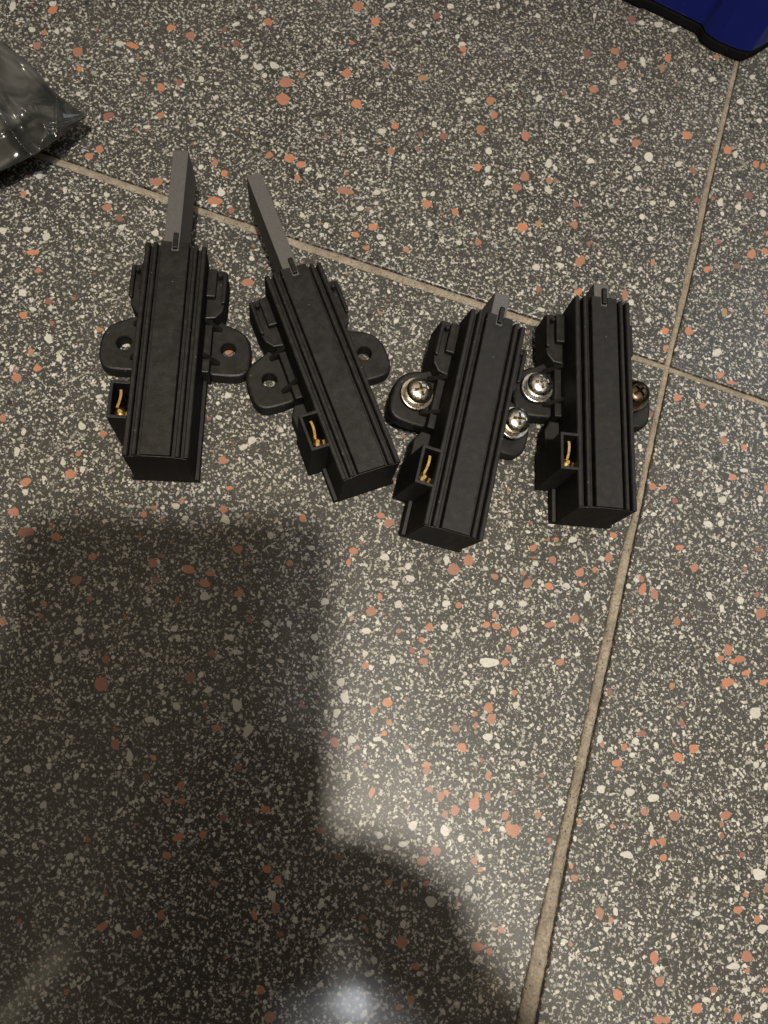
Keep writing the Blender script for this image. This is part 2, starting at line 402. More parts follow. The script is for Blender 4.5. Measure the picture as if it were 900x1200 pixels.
CHIPS = """573.3,776.7,14,6.7,w 889.3,1024.7,9.3,8.3,w 30,623.3,10,7.3,p 471.3,1103.7,8,9,o 505,1056,9.7,7.3,w 886,835,7.3,9.3,w 331.7,116,8,8,o 290.7,856,7,8.7,w 531.7,666.7,8.3,7.3,o 252.3,235,10,6,o 277.7,826.3,7.3,8,w 555.7,942.3,7.3,8,o 316,1191.3,8,7.3,o 603.3,973.3,6.7,8.7,o 336,96.7,10,5.7,o 875.7,1120.7,7,8,o 521,972.7,6.3,8.7,w 118.3,804,8,6.7,o 766.7,1123,6.7,8,o 549.3,656.7,7.3,7.3,o 404,223.3,11.3,4.7,o 221.7,667.3,8.3,6,o 853.3,761.7,5.7,8.7,o 560,1109.3,8.7,5.7,o 893.3,1088.7,8.7,5.7,w 765.7,935.3,9.3,5.3,w 891.3,719,7.3,6.7,o 495.3,1008.3,7.3,6.7,o 791,956.7,7.3,6.7,o 852,800,8,6,o 434.7,716.7,7,6.7,o 404.3,818.3,6,7.7,w 575.7,841.7,6,7.7,o 533.3,950,6,7.7,o 858.7,1132.3,8.7,5.3,w 419,8.3,8,5.7,o 83.3,555,8,5.7,o 90.3,60.7,6.7,6.7,o 817,1181.7,6.7,6.7,o 89.3,680,7,6.3,o 724.3,1165.7,6.3,7,o 612,266.7,7.7,5.7,o 339.3,185.7,7.3,6,o 680,306,6,7.3,o 223.3,793.3,7.3,6,p 135.3,871.7,6,7.3,o 734.7,1001.7,8.7,5,w 183.3,213.3,8,5.3,o 290.7,330.7,8,5.3,o 118.3,798,8,5.3,o 703,1070.7,5.3,8,o 454.3,823.3,6.3,6.7,o 323.3,1064,6.3,6.7,o 500.7,239,7.3,5.7,o 760,184,7.3,5.7,w 840.7,413,7.3,5.7,w 209.3,980.7,8.3,5,o 405.7,86,6,6.7,o 418.3,122,6.7,6,o 19,442.3,6.7,6,o 392.7,870,6,6.7,o 572.3,828.7,6.7,6,o 672.7,725.3,6.7,6,o 484,966.7,6,6.7,w 318.3,1049.3,6.7,6,w 850,955.7,6.7,6,o 596.7,971.7,4.3,9.3,o 30,565,7,5.7,o 794.7,887.3,7,5.7,o 178.7,659.3,6.3,6.3,o 812.3,877.3,6.3,6.3,o 753.3,690,4.7,8.3,o 126.7,136,7.3,5.3,p 66,628.7,7.3,5.3,o 120,1086,7.3,5.3,o 160.7,1094,7.3,5.3,o 771.7,1195.3,7.3,5.3,o 151.7,886,5,7.7,w 223.3,42.3,6.7,5.7,o 26.7,343.3,6.7,5.7,w 240,699,6.7,5.7,w 510.7,997,6.7,5.7,o 704.3,924.7,5.7,6.7,w 411.7,866.7,6,6.3,w 15.7,600.3,8,4.7,o 773,1150.7,5.3,7,o 240,683.3,7.3,5,o 67.7,771.7,5,7.3,w 571.7,864,7.3,5,w 766.7,696.7,5,7.3,o 615,206.7,6,6,o 312.7,1018.3,6,6,o 738,928,6,6,w 729.3,76,6.7,5.3,o 804.7,158.3,6.7,5.3,o 398.7,799,6.7,5.3,w 541.3,876,5.3,6.7,o 325.7,1031.3,5.3,6.7,o 311,948.7,8,4.3,o 280,695,7.3,4.7,o 456,612.7,7.3,4.7,o 722.3,894.3,7.3,4.7,o 258.7,225,5.7,6,w 440,25.7,6,5.7,o 881,297.7,6,5.7,o 295,515.7,6,5.7,w 713.3,654,5.7,6,o 617.7,684,6,5.7,o 195.7,1002.3,6,5.7,o 864,1192.7,6,5.7,o 56.7,396.7,6.7,5,w 451.3,653,6.7,5,w 212.7,920.7,5,6.7,o 188.3,1071.7,5,6.7,o 466.7,708.3,5.3,6.3,w 175,843.3,7,4.7,w 680,671,5.7,5.7,o 207,828,5.7,5.7,w 548.3,1041.3,5.7,5.7,w 155,53.3,8,4,o 731.7,346,4,8,o 54.3,277.3,6,5.3,w 562.7,151.7,5.3,6,o 688.3,63.3,5.3,6,p 615.7,159.3,6,5.3,o 746,167.7,5.3,6,o 642.7,192.3,5.3,6,w 628,313.3,6,5.3,w 92.3,739.3,6,5.3,w 496.7,774.7,6,5.3,o 32.3,900.7,5.3,6,w 305,1160,5.3,6,o 775.7,985.7,6,5.3,o 895,1180,5.3,6,w 394.7,835.3,5,6.3,w 864.3,1066,6.3,5,o 61.7,11.7,6.7,4.7,o 15,6.7,4.7,6.7,w 125.3,243.3,6.7,4.7,o 321.3,76.7,6.7,4.7,w 606,219.7,6.7,4.7,o 876.7,229.3,6.7,4.7,p 265.3,609.3,4.7,6.7,w 481,678,6.7,4.7,w 866.7,772.3,6.7,4.7,o 285.3,524,7.3,4.3,w 435.7,928.7,4,7.7,o 846.7,585.6,5.3,5.8,w 38.3,296,9.3,3.3,o 575,118.3,5.3,5.7,o 852.7,176,5.3,5.7,o 807.3,388.7,5.7,5.3,o 95.7,499.3,5.7,5.3,w 238,978,5.7,5.3,o 516.7,933.3,5.3,5.7,o 592,955.3,5.3,5.7,o 188.3,102.7,6,5,o 2.7,728,6,5,o 688.3,699,5,6,w 867.7,703.3,6,5,w 429.3,738.7,6.3,4.7,w 602.7,741,4.7,6.3,o 830,614,6.3,4.7,w 253.3,852.7,6.3,4.7,o 571.3,934.3,4.7,6.3,o 20,529.3,4,7.3,w 644,732,7.3,4,o 298.3,1072.7,4,7.3,o 376,972.7,7.3,4,p 771.7,29,6.7,4.3,w 581.7,734.3,6.7,4.3,o 486.7,1132.3,6.7,4.3,o 314,25.7,5.7,5,o 262.3,596.7,5.7,5,o 414.3,645.7,5.7,5,o 522.3,707.7,5.7,5,w 460,773.3,5,5.7,w 533.3,854,5.7,5,o 614.3,737,5.7,5,w 656,776,5.7,5,o 813.7,665.7,5,5.7,o 471.7,989.3,5.7,5,w 3.3,270,6,4.7,w 520,160,6,4.7,p 696.3,104.7,6,4.7,o 3.3,490,4.7,6,o 261.3,539.3,6,4.7,o 279.3,643.7,6,4.7,o 248.3,765.7,6,4.7,p 380.7,705,6,4.7,w 612,707.3,6,4.7,w 82.3,1003.7,6,4.7,w 138.3,1087.3,4.7,6,w 500.3,903.3,6,4.7,o 116.7,174.3,5.3,5.3,o 304,78.7,5.3,5.3,w 740,22.7,5.3,5.3,p 520.7,734.7,5.3,5.3,w 503.3,735,5.3,5.3,o 244.3,808.7,6.3,4.3,w 200.7,32.3,6.7,4,o 496,91.7,6.7,4,t 753.3,72,4,6.7,w 246.7,671.7,6.7,4,o 277.7,764,6.7,4,w 572.3,176.7,4.7,5.7,w 436.7,266,5.7,4.7,o 720,60,5.7,4.7,o 673,263.3,4.7,5.7,o 108.3,652.7,5.7,4.7,o 671,632.3,5.7,4.7,w 643.3,687.3,5.7,4.7,o 793.3,728.7,4.7,5.7,o 472,1083.3,4.7,5.7,w 43.7,54,5,5.3,o 46,206,5,5.3,w 124.3,772.7,5.3,5,p 316.7,627.3,5.3,5,w 437.7,833.3,5,5.3,o 647.3,655.7,5.3,5,o 481.7,1170.7,5.3,5,o 887,1077.3,5,5.3,o 205.7,592.7,6,4.3,w 140,51,6.3,4,w 27.7,369.3,5,5,o 523.3,655,5,5,w 540,983.3,5,5,w 737,1149.3,5,5,w 210,96.7,4.7,5.3,p 559.3,196,5.3,4.7,o 316,181.7,5.3,4.7,o 723,143.3,5.3,4.7,o 780,387.3,5.3,4.7,o 146.7,402.7,5.3,4.7,w 204.7,736,5.3,4.7,w 368.3,746.7,5.3,4.7,w 752.3,860,5.3,4.7,p 51,943.3,5.3,4.7,w 399,974.3,4.7,5.3,w 455.3,1034.3,5.3,4.7,o 438.7,1125,5.3,4.7,w 777.7,1005,4.7,5.3,o 781,1195.3,5.3,4.7,o 441.7,865.7,6.7,3.7,w 844,237,4.3,5.7,w 43.3,432,5.7,4.3,o 844.3,771.7,5.7,4.3,o 555.7,1008.3,4.3,5.7,o 500.7,896.7,7.3,3.3,o 848.4,516.7,4.9,4.9,o 764.4,570,4.9,4.9,o 61.7,4,6,4,w 456.7,6.3,8,3,w 447.3,154,6,4,w 352.7,192.7,6,4,o 268.3,411.7,6,4,o 183.3,680,6,4,p 446,604,6,4,o 363.7,932.3,3,8,w 376.3,1058.3,4,6,w 431.7,1141.7,6,4,w 887.3,1190,6,4,w 794.4,466.2,6.2,3.8,o 458.3,176.7,5,4.7,o 270.3,746.7,4.7,5,w 355,607.3,4.7,5,o 428.3,780,5,4.7,o 845,613,4.7,5,w 894.3,800,5,4.7,o 213.3,939,5,4.7,o 673,1028.3,5,4.7,o 31.7,268.7,5.7,4,w 747,198,5.7,4,w 678,342,5.7,4,o 572,909.3,4,5.7,o 444.7,978.7,4,5.7,w 104.3,183.3,5.3,4.3,o 140,255,4.3,5.3,p 510.7,19,5.3,4.3,p 776,79.3,4.3,5.3,t 718.3,96.7,5.3,4.3,w 652.7,145.3,5.3,4.3,w 894.3,250.3,4.3,5.3,w 133.3,684,5.3,4.3,w 570,732.3,5.3,4.3,o 625,641.7,5.3,4.3,o 604.3,826,5.3,4.3,w 874.3,788.3,5.3,4.3,o 397.3,1005.3,5.3,4.3,p 375,1154,5.3,4.3,w 573.3,1115,4.3,5.3,o 763,971.3,4.3,5.3,w 897.3,960,4.3,5.3,w 181.7,273.3,6,3.7,w 441.7,225,6,3.7,w 692,188.7,6,3.7,w 43.3,840.7,6.7,3.3,w 721.3,1067.7,3.3,6.7,w 276.7,51.7,4.7,4.7,p 263.3,203.3,4.7,4.7,o 542.3,57.3,4.7,4.7,o 579.3,135,4.7,4.7,o 463.3,147.7,4.7,4.7,o 533.3,248,4.7,4.7,o 560,284,4.7,4.7,o 782.3,68.3,4.7,4.7,o 867.7,119.3,4.7,4.7,w 630.7,262.3,4.7,4.7,t 865.3,242.3,4.7,4.7,w 817.3,235,4.7,4.7,p 56.7,353.3,4.7,4.7,p 266.7,463.3,4.7,4.7,w 312.7,730,4.7,4.7,w 731.7,875.7,4.7,4.7,o 630.7,955,4.7,4.7,o 826.7,1171.7,4.7,4.7,w 858.9,559.1,4.9,4.4,o 188.3,135,5,4.3,o 451.3,76,4.3,5,o 571.3,198,4.3,5,w 422.3,244.3,5,4.3,w 445,277.7,5,4.3,w 844,439.3,5,4.3,o 592,776.7,5,4.3,o 603,773.3,4.3,5,w 830.7,697.3,4.3,5,w 251,1035.3,5,4.3,o 587.3,1089.3,4.3,5,o 755,951.7,4.3,5,o 892,1062,5,4.3,w 252.3,190.7,4,5.3,o 416.7,275,5.3,4,o 795,192.3,5.3,4,w 861.7,180.7,4,5.3,w 885.7,192,4,5.3,o 829,315.3,5.3,4,o 120.7,508.3,5.3,4,o 365,642,5.3,4,w 57.7,897.3,4,5.3,w 220.7,961.7,5.3,4,w 279,899.3,5.3,4,p 453.3,993.3,5.3,4,w 474.3,1035.7,5.3,4,o 816,1070.3,5.3,4,w 579.3,675.7,5.7,3.7,o 719,627.3,5.7,3.7,o 664,686,5.7,3.7,w 141.7,266.7,4.3,4.7,w 549.3,117.3,4.7,4.3,w 755.7,140.7,4.7,4.3,w 787.7,238.7,4.3,4.7,w 896.3,294.3,4.7,4.3,o 30,576.7,4.3,4.7,w 339.3,660,4.7,4.3,o 537.3,709,4.7,4.3,o 586,706.7,4.7,4.3,w 740.7,884.7,4.7,4.3,w 612,895,4.7,4.3,w 67.7,921,4.3,4.7,w 4.3,998,4.7,4.3,w 521.3,954.3,4.3,4.7,o 328.3,1095,4.7,4.3,p 765.3,987.3,4.7,4.3,o 836,1159.7,4.3,4.7,o 845.7,713.3,3,6.7,w 37.7,34.7,5,4,w 571.7,214.3,5,4,w 51.3,707.3,5,4,o 428,766,4,5,w 338.7,730.7,4,5,w 196,938.7,5,4,o 499.3,1036,5,4,o 677.3,962.7,4,5,o 308.3,15,6,3.3,w 375,86.7,6,3.3,w 93.3,726.7,2.7,7.3,w 528.3,7.3,5.3,3.7,w 656.7,310.7,5.3,3.7,w 27.7,506.7,3.7,5.3,w 796,641.7,5.3,3.7,o 88.7,909.7,3.7,5.3,w 762.2,485.6,4,4.9,p 871.8,524,4.4,4.4,o 799,847.7,3.3,5.7,p 726.7,1124.3,5.7,3.3,w 236,92.7,4.7,4,w 270.7,246.7,4,4.7,p 508.7,145.7,4,4.7,w 631.7,114.3,4.7,4,w 894,195.3,4,4.7,o 631.7,339.3,4,4.7,p 739.3,354.7,4,4.7,w 780,408.3,4,4.7,o 849,366,4,4.7,t 35.7,412.7,4,4.7,o 69.7,420,4,4.7,w 168.3,603.3,4.7,4,o 174.7,704,4,4.7,w 101,764.3,4.7,4,w 627.3,660.7,4.7,4,w 787.7,804,4,4.7,t 714.3,810.7,4,4.7,p 745.7,868.3,4,4.7,w 886,896,4.7,4,w 131.7,826.7,4.7,4,w 171.7,910.7,4.7,4,p 261.7,958.3,4.7,4,p 566.3,964,4,4.7,w 428.3,1040,4,4.7,w 473,1064,4.7,4,w 400,1116.7,4.7,4,w 424.7,1075,4.7,4,p 657,940.3,4,4.7,w 424,175,5,3.7,w 504,262.3,3.7,5,w 718.3,164.3,5,3.7,w 702.7,865,3.7,5,w 845,1087,5,3.7,w 348.7,209,4.3,4.3,o 595,641.7,4.3,4.3,w 456,846.7,4.3,4.3,o 444,1096,4.3,4.3,w 634.3,362.7,6,3,w 823.3,475.6,4,4.4,o 841.8,574.4,4.4,4,w 820,578.9,4.4,4,w 276.3,28.3,5.3,3.3,w 286,66.7,5.3,3.3,w 383.3,98.3,5.3,3.3,w 38.3,362.3,5.3,3.3,w 897.7,921.3,3.3,5.3,w 661.3,1102.7,5.3,3.3,w 871.1,551.1,6,2.9,w 125,228.3,4.7,3.7,w 881.7,90.3,4.7,3.7,w 765,238.3,4.7,3.7,w 762.3,280,4.7,3.7,w 812.7,200.3,4.7,3.7,p 862.7,312,4.7,3.7,p 760,375,4.7,3.7,w 217.3,607,4.7,3.7,w 769,873.3,3.7,4.7,w 73,1093.3,4.7,3.7,w 51.7,38.3,4.3,4,o 790.3,35.3,4.3,4,w 641,221.3,4,4.3,w 655,291.7,4,4.3,w 74,541.7,4,4.3,w 105,701,4,4.3,p 96.7,550,4.3,4,w 494,750,4.3,4,o 595.7,760.7,4.3,4,o 332.3,843.3,4.3,4,w 602.7,811.7,4,4.3,o 189,804,4.3,4,w 503.7,925,4,4.3,o 559.3,931.7,4.3,4,o 466.7,1180.7,4.3,4,o 873.3,1160.3,4.3,4,w 782.7,904.7,4.3,4,w 898.3,1041,3,5.7,o 537.7,284,5,3.3,w 429,290.3,5,3.3,o 445,699,3.3,5,o 503.3,983.3,3.3,5,w 443.3,1081.7,3.3,5,w 492,1163.3,3.3,5,w 856.7,448.3,6,2.7,o 93,81,4,4,o 27.7,227.3,4,4,o 752,26.7,4,4,w 752.3,254.3,4,4,w 274.3,712.7,4,4,w 363.3,792.7,4,4,w 379.3,860,4,4,p 751.7,678.3,4,4,o 715.3,878.3,4,4,w 240,826.7,4,4,p 535,1044,4,4,w 870,1001.7,4,4,p 693.3,1169.3,4,4,w 334.7,86.7,4.3,3.7,w 890,141.7,4.3,3.7,w 675,239.3,4.3,3.7,p 841.7,283.3,4.3,3.7,p 208.3,746.7,4.3,3.7,w 579.3,720.7,3.7,4.3,o 582.7,874.3,3.7,4.3,w 545.7,799,4.3,3.7,w 361.3,198.3,5.3,3,w 116.7,386,5.3,3,o 354.3,88.3,3.3,4.7,o 492.7,157.3,3.3,4.7,p 813.3,82.3,4.7,3.3,w 44.3,317.3,4.7,3.3,o 13.3,431.7,3.3,4.7,w 256.7,489.3,4.7,3.3,w 575.7,710,3.3,4.7,w 330,774.7,4.7,3.3,w 557.3,850,3.3,4.7,o 466.7,806.7,4.7,3.3,w 135.7,855,4.7,3.3,p 40,991,3.3,4.7,w 765,308,2.7,5.7,o 791.1,586.7,3.8,4,p 894.4,497.8,3.8,4,w 472.3,184,3,5,w 66.7,36.7,3.7,4,w 80,34.3,3.7,4,w 235,196,4,3.7,w 310.3,88.3,4,3.7,w 382,264.3,4,3.7,w 630,18.3,3.7,4,w 734.7,137.3,4,3.7,w 677.3,140,4,3.7,w 212.7,587.3,4,3.7,o 408.3,659,3.7,4,o 482.7,762.3,3.7,4,p 451,859.3,3.7,4,o 555.7,836.7,3.7,4,t 179.7,887.7,4,3.7,o 96.7,1007.3,4,3.7,w 522.7,929,4,3.7,o 563,1019.3,3.7,4,o 770.7,1015.7,4,3.7,w 716.3,1078.3,3.7,4,o 710,1089,4,3.7,w 235,145.7,5.3,2.7,w 541.7,51.7,5.3,2.7,w 697.7,1112.3,5.3,2.7,w 847.1,508.9,4.9,2.9,w 76,222.7,3.3,4.3,w 643.7,211,4.3,3.3,o 434.7,782.3,3.3,4.3,w 696.7,667.7,3.3,4.3,o 676.3,766.7,4.3,3.3,w 895,896,3.3,4.3,w 765.7,602.7,4.3,3.3,w 72.7,1047.3,4.3,3.3,w 69.3,1021.7,3.3,4.3,w 2.7,1036.7,3.3,4.3,w 134,930,4.3,3.3,w 845.7,966,3.3,4.3,o 262.7,35,3,4.7,p 171.7,149,4.7,3,w 583.7,6,3,4.7,w 694.7,214.3,4.7,3,w 295.3,303.3,4.7,3,w 268.3,572,4.7,3,o 700,1018.3,3,4.7,w 497.3,228,3.7,3.7,w 664,146,3.7,3.7,w 622.7,220.7,3.7,3.7,w 51.7,560.3,3.7,3.7,w 858.7,775,3.7,3.7,o 20.7,980,3.7,3.7,w 490.7,1141.3,3.7,3.7,w 897.8,571.6,3.1,4.4,o 818.9,464.4,2.7,4.9,w 154,70.7,4,3.3,w 167.3,92.7,4,3.3,o 507.3,227.3,4,3.3,w 742.7,105.7,4,3.3,w 840,66.7,4,3.3,o 782.7,328.3,4,3.3,w 807.3,417.7,4,3.3,w 92,531.7,4,3.3,o 412.3,723.7,4,3.3,o 408.7,746.7,3.3,4,w 367.7,771.7,3.3,4,w 613.3,671.7,4,3.3,o 638,867.7,4,3.3,w 635,908.3,4,3.3,p 873.3,1048.3,4,3.3,o 864.3,1041.3,3.3,4,w 875.7,1137.3,3.3,4,o 771,1164.3,3.3,4,w 779,920,4,3.3,p 497.3,38.3,4.3,3,w 549,22,4.3,3,w 558.3,26.7,4.3,3,w 898.3,365,3,4.3,o 501,764,4.3,3,o 293.3,20,4.7,2.7,w 298.7,76.7,2.7,4.7,w 690.7,285,4.7,2.7,p 180,595,4.7,2.7,o 725.3,901.3,4.7,2.7,o 91.7,110,3.3,3.7,w 536,42.7,3.7,3.3,w 414.3,164,3.3,3.7,w 673,175.3,3.3,3.7,w 764.7,130.7,3.7,3.3,w 467,739.3,3.7,3.3,o 395.3,980,3.7,3.3,w 568.7,971.7,3.3,3.7,o 310.7,1174,3.3,3.7,w 819,940,3.3,3.7,w 476,292.3,4,3,o 834.7,92.7,4,3,w 590.7,680,4,3,w 571.3,744.3,4,3,w 802.3,709,4,3,w 887.3,696.7,4,3,p 337.3,1022,4,3,w 777.8,571.1,4.4,2.7,o 482,30.3,4.3,2.7,w 883.3,1165,2.7,4.3,w 890.7,415.7,3,3.7,w 385,658.3,3,3.7,w 355,828.3,3.7,3,p 418.3,876,3.7,3,o 682.7,685,3.7,3,o 888,643.3,3.7,3,p 167.3,937,3,3.7,w 196.7,960,3,3.7,w 518,282,3.3,3.3,w 598.3,268.3,3.3,3.3,w 717.7,968,3.3,3.3,o 252.3,114.3,4,2.7,w 425.3,73,4,2.7,w 443.3,98.3,4,2.7,w 847.3,633.3,4,2.7,w 706,966.7,4,2.7,w 898.3,1160,2.7,4,o 177.7,54.3,3.3,3,w 412.7,50,3.3,3,o 660.3,109,3.3,3,p 738,208.3,3.3,3,w 602.7,230,3.3,3,w 746.7,220.7,3,3.3,w 476.7,876,3.3,3,o 545,789.3,3.3,3,w 651.7,632.3,3.3,3,o 687.3,743.3,3.3,3,w 758.7,674,3,3.3,w 771.7,688.3,3.3,3,w 798.3,746.7,3.3,3,w 898.3,874.3,3.3,3,o 842.7,603.3,3,3.3,w 392.7,1060,3.3,3,w 669.3,1015,3,3.3,o 679,1081,3.3,3,w 668.7,1106.7,3,3.3,o 796.7,592.9,3.6,2.7,w 873.3,404,3.1,3.1,w 794.4,546.7,3.1,3.1,w 896.7,507.8,3.3,2.9,w 178.3,936.7,2.3,4,w 90,232.3,3,3,w 238,6.7,3,3,w 489.3,173.7,3,3,p 705.7,165.3,3,3,w 865,220,3,3,w 442.3,729.3,3,3,w 706,871.7,3,3,o 857.3,1082,3,3,w 441,238,3.3,2.7,w 556.7,273.3,3.3,2.7,w 625,108.3,2.7,3.3,w 846.3,250.3,2.7,3.3,w 743.3,336.7,3.3,2.7,w 96.7,371,3.3,2.7,w 728,1034.7,3.3,2.7,w 359.7,264,3.7,2.3,w 696.7,18.3,2.3,3.7,w 791.6,520,3.1,2.7,w 730.7,223.3,3,2.7,w 641.7,312,3,2.7,w 733.7,968,2.7,3,p 787.7,1186.7,3,2.7,w 133.3,5,2.7,2.7,w 848.3,291.7,2.7,2.7,w 501.7,30,3,2.3,w 899,273.3,2.3,2.7,o 865.6,492.9,2.2,2.7,w"""
rc = random.Random(11)
def blob(n, jit):
    """irregular broken-stone outline on the unit circle"""
    a0 = rc.uniform(0, 6.28); out = []
    ph = [rc.uniform(0, 6.28) for _ in range(3)]
    cut = [(rc.uniform(0, 6.28), rc.uniform(.72, .92)) for _ in range(rc.choice((2, 3, 4)))]
    for k in range(n):
        a = a0+2*math.pi*k/n
        r = 1+jit*math.sin(2*a+ph[0])+jit*.8*math.sin(3*a+ph[1])+rc.uniform(-jit, jit)*.6
        for ca, cd in cut:
            co = math.cos(a-ca)
            if co > .2: r = min(r, cd/co*1.02)
        out.append((math.cos(a)*r, math.sin(a)*r))
    return out
count = {}; small = {}
for q in CHIPS.split():
    u, v, rx, ry, k = q.split(','); u, v, rx, ry = float(u), float(v), float(rx), float(ry)
    s, t = fl(px(u, v)); key = (-1 if s < 0 else 0, -1 if t < 0 else 0)
    tile, cen, (x0, x1, y0, y1) = tiles[key]
    n = 14 if rx*ry > 30 else 10
    tilt = rc.uniform(-.35, .35); ct, st_ = math.cos(tilt), math.sin(tilt)
    c0 = px(u, v); pts = []
    for bx, by in blob(n, .13 if k == 'w' else .10):
        kk = .86 if k == 'w' else .93; ex, ey = bx*rx*kk, by*ry*kk
        p = px(u+ex*ct-ey*st_, v+ex*st_+ey*ct)
        s, t = fl(p); e = .55
        # a chip cut through by the tile's edge ends at the edge
        js = joint_v(t)[1 if key[0] == 0 else 0]; jt = joint_h(s)[1 if key[1] == 0 else 0]
        s = max(s, js+e) if key[0] == 0 else min(s, js-e)
        t = max(t, jt+e) if key[1] == 0 else min(t, jt-e)
        pts.append(wl(s, t))
    big = max(rx, ry) >= 4.6 and count.get(key, 0) < 299
    if big:
        bm = bmesh.new(); cc = c0; zz = .035+rc.random()*.02
        a = [bm.verts.new(((p.x-cc.x)*MM, (p.y-cc.y)*MM, zz*MM)) for p in pts]
        b = [bm.verts.new(((p.x-cc.x)*MM, (p.y-cc.y)*MM, -.3*MM)) for p in pts]
        bm.faces.new(a)
        for i in range(n): bm.faces.new((a[i], a[(i+1) % n], b[(i+1) % n], b[i]))
        o = link('stone_chip', mesh('stone_chip', bm, M[k]), tile); o.location = (c0-cen)*MM
        count[key] = count.get(key, 0)+1
    else: small.setdefault((key, k), []).append([p-cen for p in pts])
for (key, k), L in small.items():
    bm = bmesh.new(); lay = bm.faces.layers.float.new('tone')
    for pts in L:
        n = len(pts); tone = rc.random(); zz = .01+rc.random()*.02
        a = [bm.verts.new((p.x*MM, p.y*MM, zz*MM)) for p in pts]; b = [bm.verts.new((p.x*MM, p.y*MM, -.3*MM)) for p in pts]
        fs = [bm.faces.new(a)]+[bm.faces.new((a[i], a[(i+1) % n], b[(i+1) % n], b[i])) for i in range(n)]
        for f in fs: f[lay] = tone
    link('small_stone_chips', mesh('small_stone_chips', bm, M[k]), tiles[key][0], kind='stuff')
# ------------------------------------------------------------------ carbon brush holders
L_, W_, H_, HE = 71.7, 18.94, 24.4, 23.0
HY, HX, LUGZ = 45.4, 16.79, 5.3
def half_profile():
    return [(0, H_), (4.15, H_), (4.35, H_-.3), (4.4, 21.6), (5.5, 21.6), (5.55, H_-1.2), (5.85, H_-.85), (6.6, H_-.85), (6.85, H_-1.2), (6.9, 20.8), (7.9, 20.8), (7.95, HE-.4), (8.25, HE), (9.2, HE), (9.47, HE-.3)]
def profile(slot=False):
    r = half_profile()
    if slot: r = [(0, 21.8), (1.15, 21.8), (1.15, H_)] + r[1:]
    base = [(9.3, 3.1), (10.3, 2.9), (10.45, 2.5), (10.45, 0.0)]
    rr = r[1:] + base
    left = [(-x, z) for x, z in rr][::-1]
    return left + ([r[0]] if not slot else [(0, 22.3)]) + rr if not slot else left + rr
mesh_cache = {}
def cached(name, fn):
    if name not in mesh_cache: mesh_cache[name] = fn()
    return mesh_cache[name]
def body_mesh():
    bm = bmesh.new(); p = profile()[::-1]
    prism_y(bm, p, .0, 68.4)
    q = profile(True)[::-1]; prism_y(bm, q, 68.4, L_, cap0=False)
    return mesh('housing', bm, M['black'])
def lug_mesh(side, hx=HX):
    """flat ear with a through hole; outline given round the hole"""
    bm = bmesh.new(); N = 56
    out = [(-8.4, -9.6), (0, -10.2), (5.6, -9.6), (7.6, -6.2), (7.7, 1.5), (6.2, 5.2), (3.2, 7.8), (-.8, 9.2), (-3.6, 10.6), (-6.0, 14.0), (-8.4, 14.4)]
    # round the outline a little
    def sub(P):
        Q = []
        for i in range(len(P)):
            a, b = P[i], P[(i+1) % len(P)]
            Q += [(a[0]*.75+b[0]*.25, a[1]*.75+b[1]*.25), (a[0]*.25+b[0]*.75, a[1]*.25+b[1]*.75)]
        return Q
    out = sub(sub(out))
    def ray(a):
        dx, dy = math.cos(a), math.sin(a); best = 0
        for i in range(len(out)):
            (x1, y1), (x2, y2) = out[i], out[(i+1) % len(out)]
            ex, ey = x2-x1, y2-y1; den = dx*ey-dy*ex
            if abs(den) < 1e-9: continue
            t = (x1*ey-y1*ex)/den; u = (x1*dy-y1*dx)/den
            if t > 0 and -1e-6 <= u <= 1+1e-6: best = max(best, t)
        return best
    def loop(fn, z): return [bm.verts.new((side*(hx+fn(2*math.pi*k/N)*math.cos(2*math.pi*k/N))*MM, (HY+fn(2*math.pi*k/N)*math.sin(2*math.pi*k/N))*MM, z*MM)) for k in range(N)]
    R = {k: ray(2*math.pi*k/N) for k in range(N)}
    f = lambda d: (lambda a: max(2.6, R[int(round(a*N/2/math.pi)) % N]-d))
    loops = [loop(f(0), .3), loop(f(0), LUGZ-1.0), loop(f(.35), LUGZ-.25), loop(f(.9), LUGZ), loop(lambda a: 3.4, LUGZ-.12), loop(lambda a: 2.7, LUGZ-.15), loop(lambda a: 2.42, LUGZ-.5), loop(lambda a: 2.4, .3)]
    for A, B in zip(loops, loops[1:]+loops[:1]):
        for k in range(N): bm.faces.new((A[k], A[(k+1) % N], B[(k+1) % N], B[k]))
    return mesh('mounting_lug', bm, M['black'])
def gusset_mesh(side):
    bm = bmesh.new()
    for y in (39.2, 51.5):
        a = [(9.0, 4.6), (14.6, 4.7), (14.2, 6.0), (9.0, 12.5)]
        prism_y(bm, [(side*x, z) for x, z in a], y, y+1.5)
    return mesh('gusset', bm, M['black'])
def side_plate_mesh():
    bm = bmesh.new()
    for s in (-1, 1):
        box(bm, *sorted((s*9.0, s*11.6)), 34.5, 64.5, .2, 9.5)
    return mesh('base_rail', bm, M['black'])
def wing_mesh(s):
    bm = bmesh.new()
    prism_z(bm, [(s*x, y) for x, y in [(9.0, 53.0), (12.6, 53.5), (14.6, 56.0), (15.4, 60.0), (15.5, 70.6), (14.9, 71.2), (9.0, 71.3)]], .4, 11.0)
    prism_z(bm, [(s*x, y) for x, y in [(9.0, 60.0), (12.2, 60.0), (12.2, 70.4), (9.0, 70.4)]], 11.0, 13.2)
    prism_z(bm, [(s*x, y) for x, y in [(14.1, 58.0), (15.4, 58.5), (15.45, 70.0), (14.1, 70.4)]], 11.0, 12.6)
    return mesh('spring_cover', bm, M['black'])
def pin_mesh(s):
    bm = bmesh.new(); lathe(bm, [(.75, 0), (.75, 2.2), (.5, 2.5), (0, 2.55)], 16, (s*13.2, 68.2), 10.9); return mesh('pin', bm, M['black'], False)
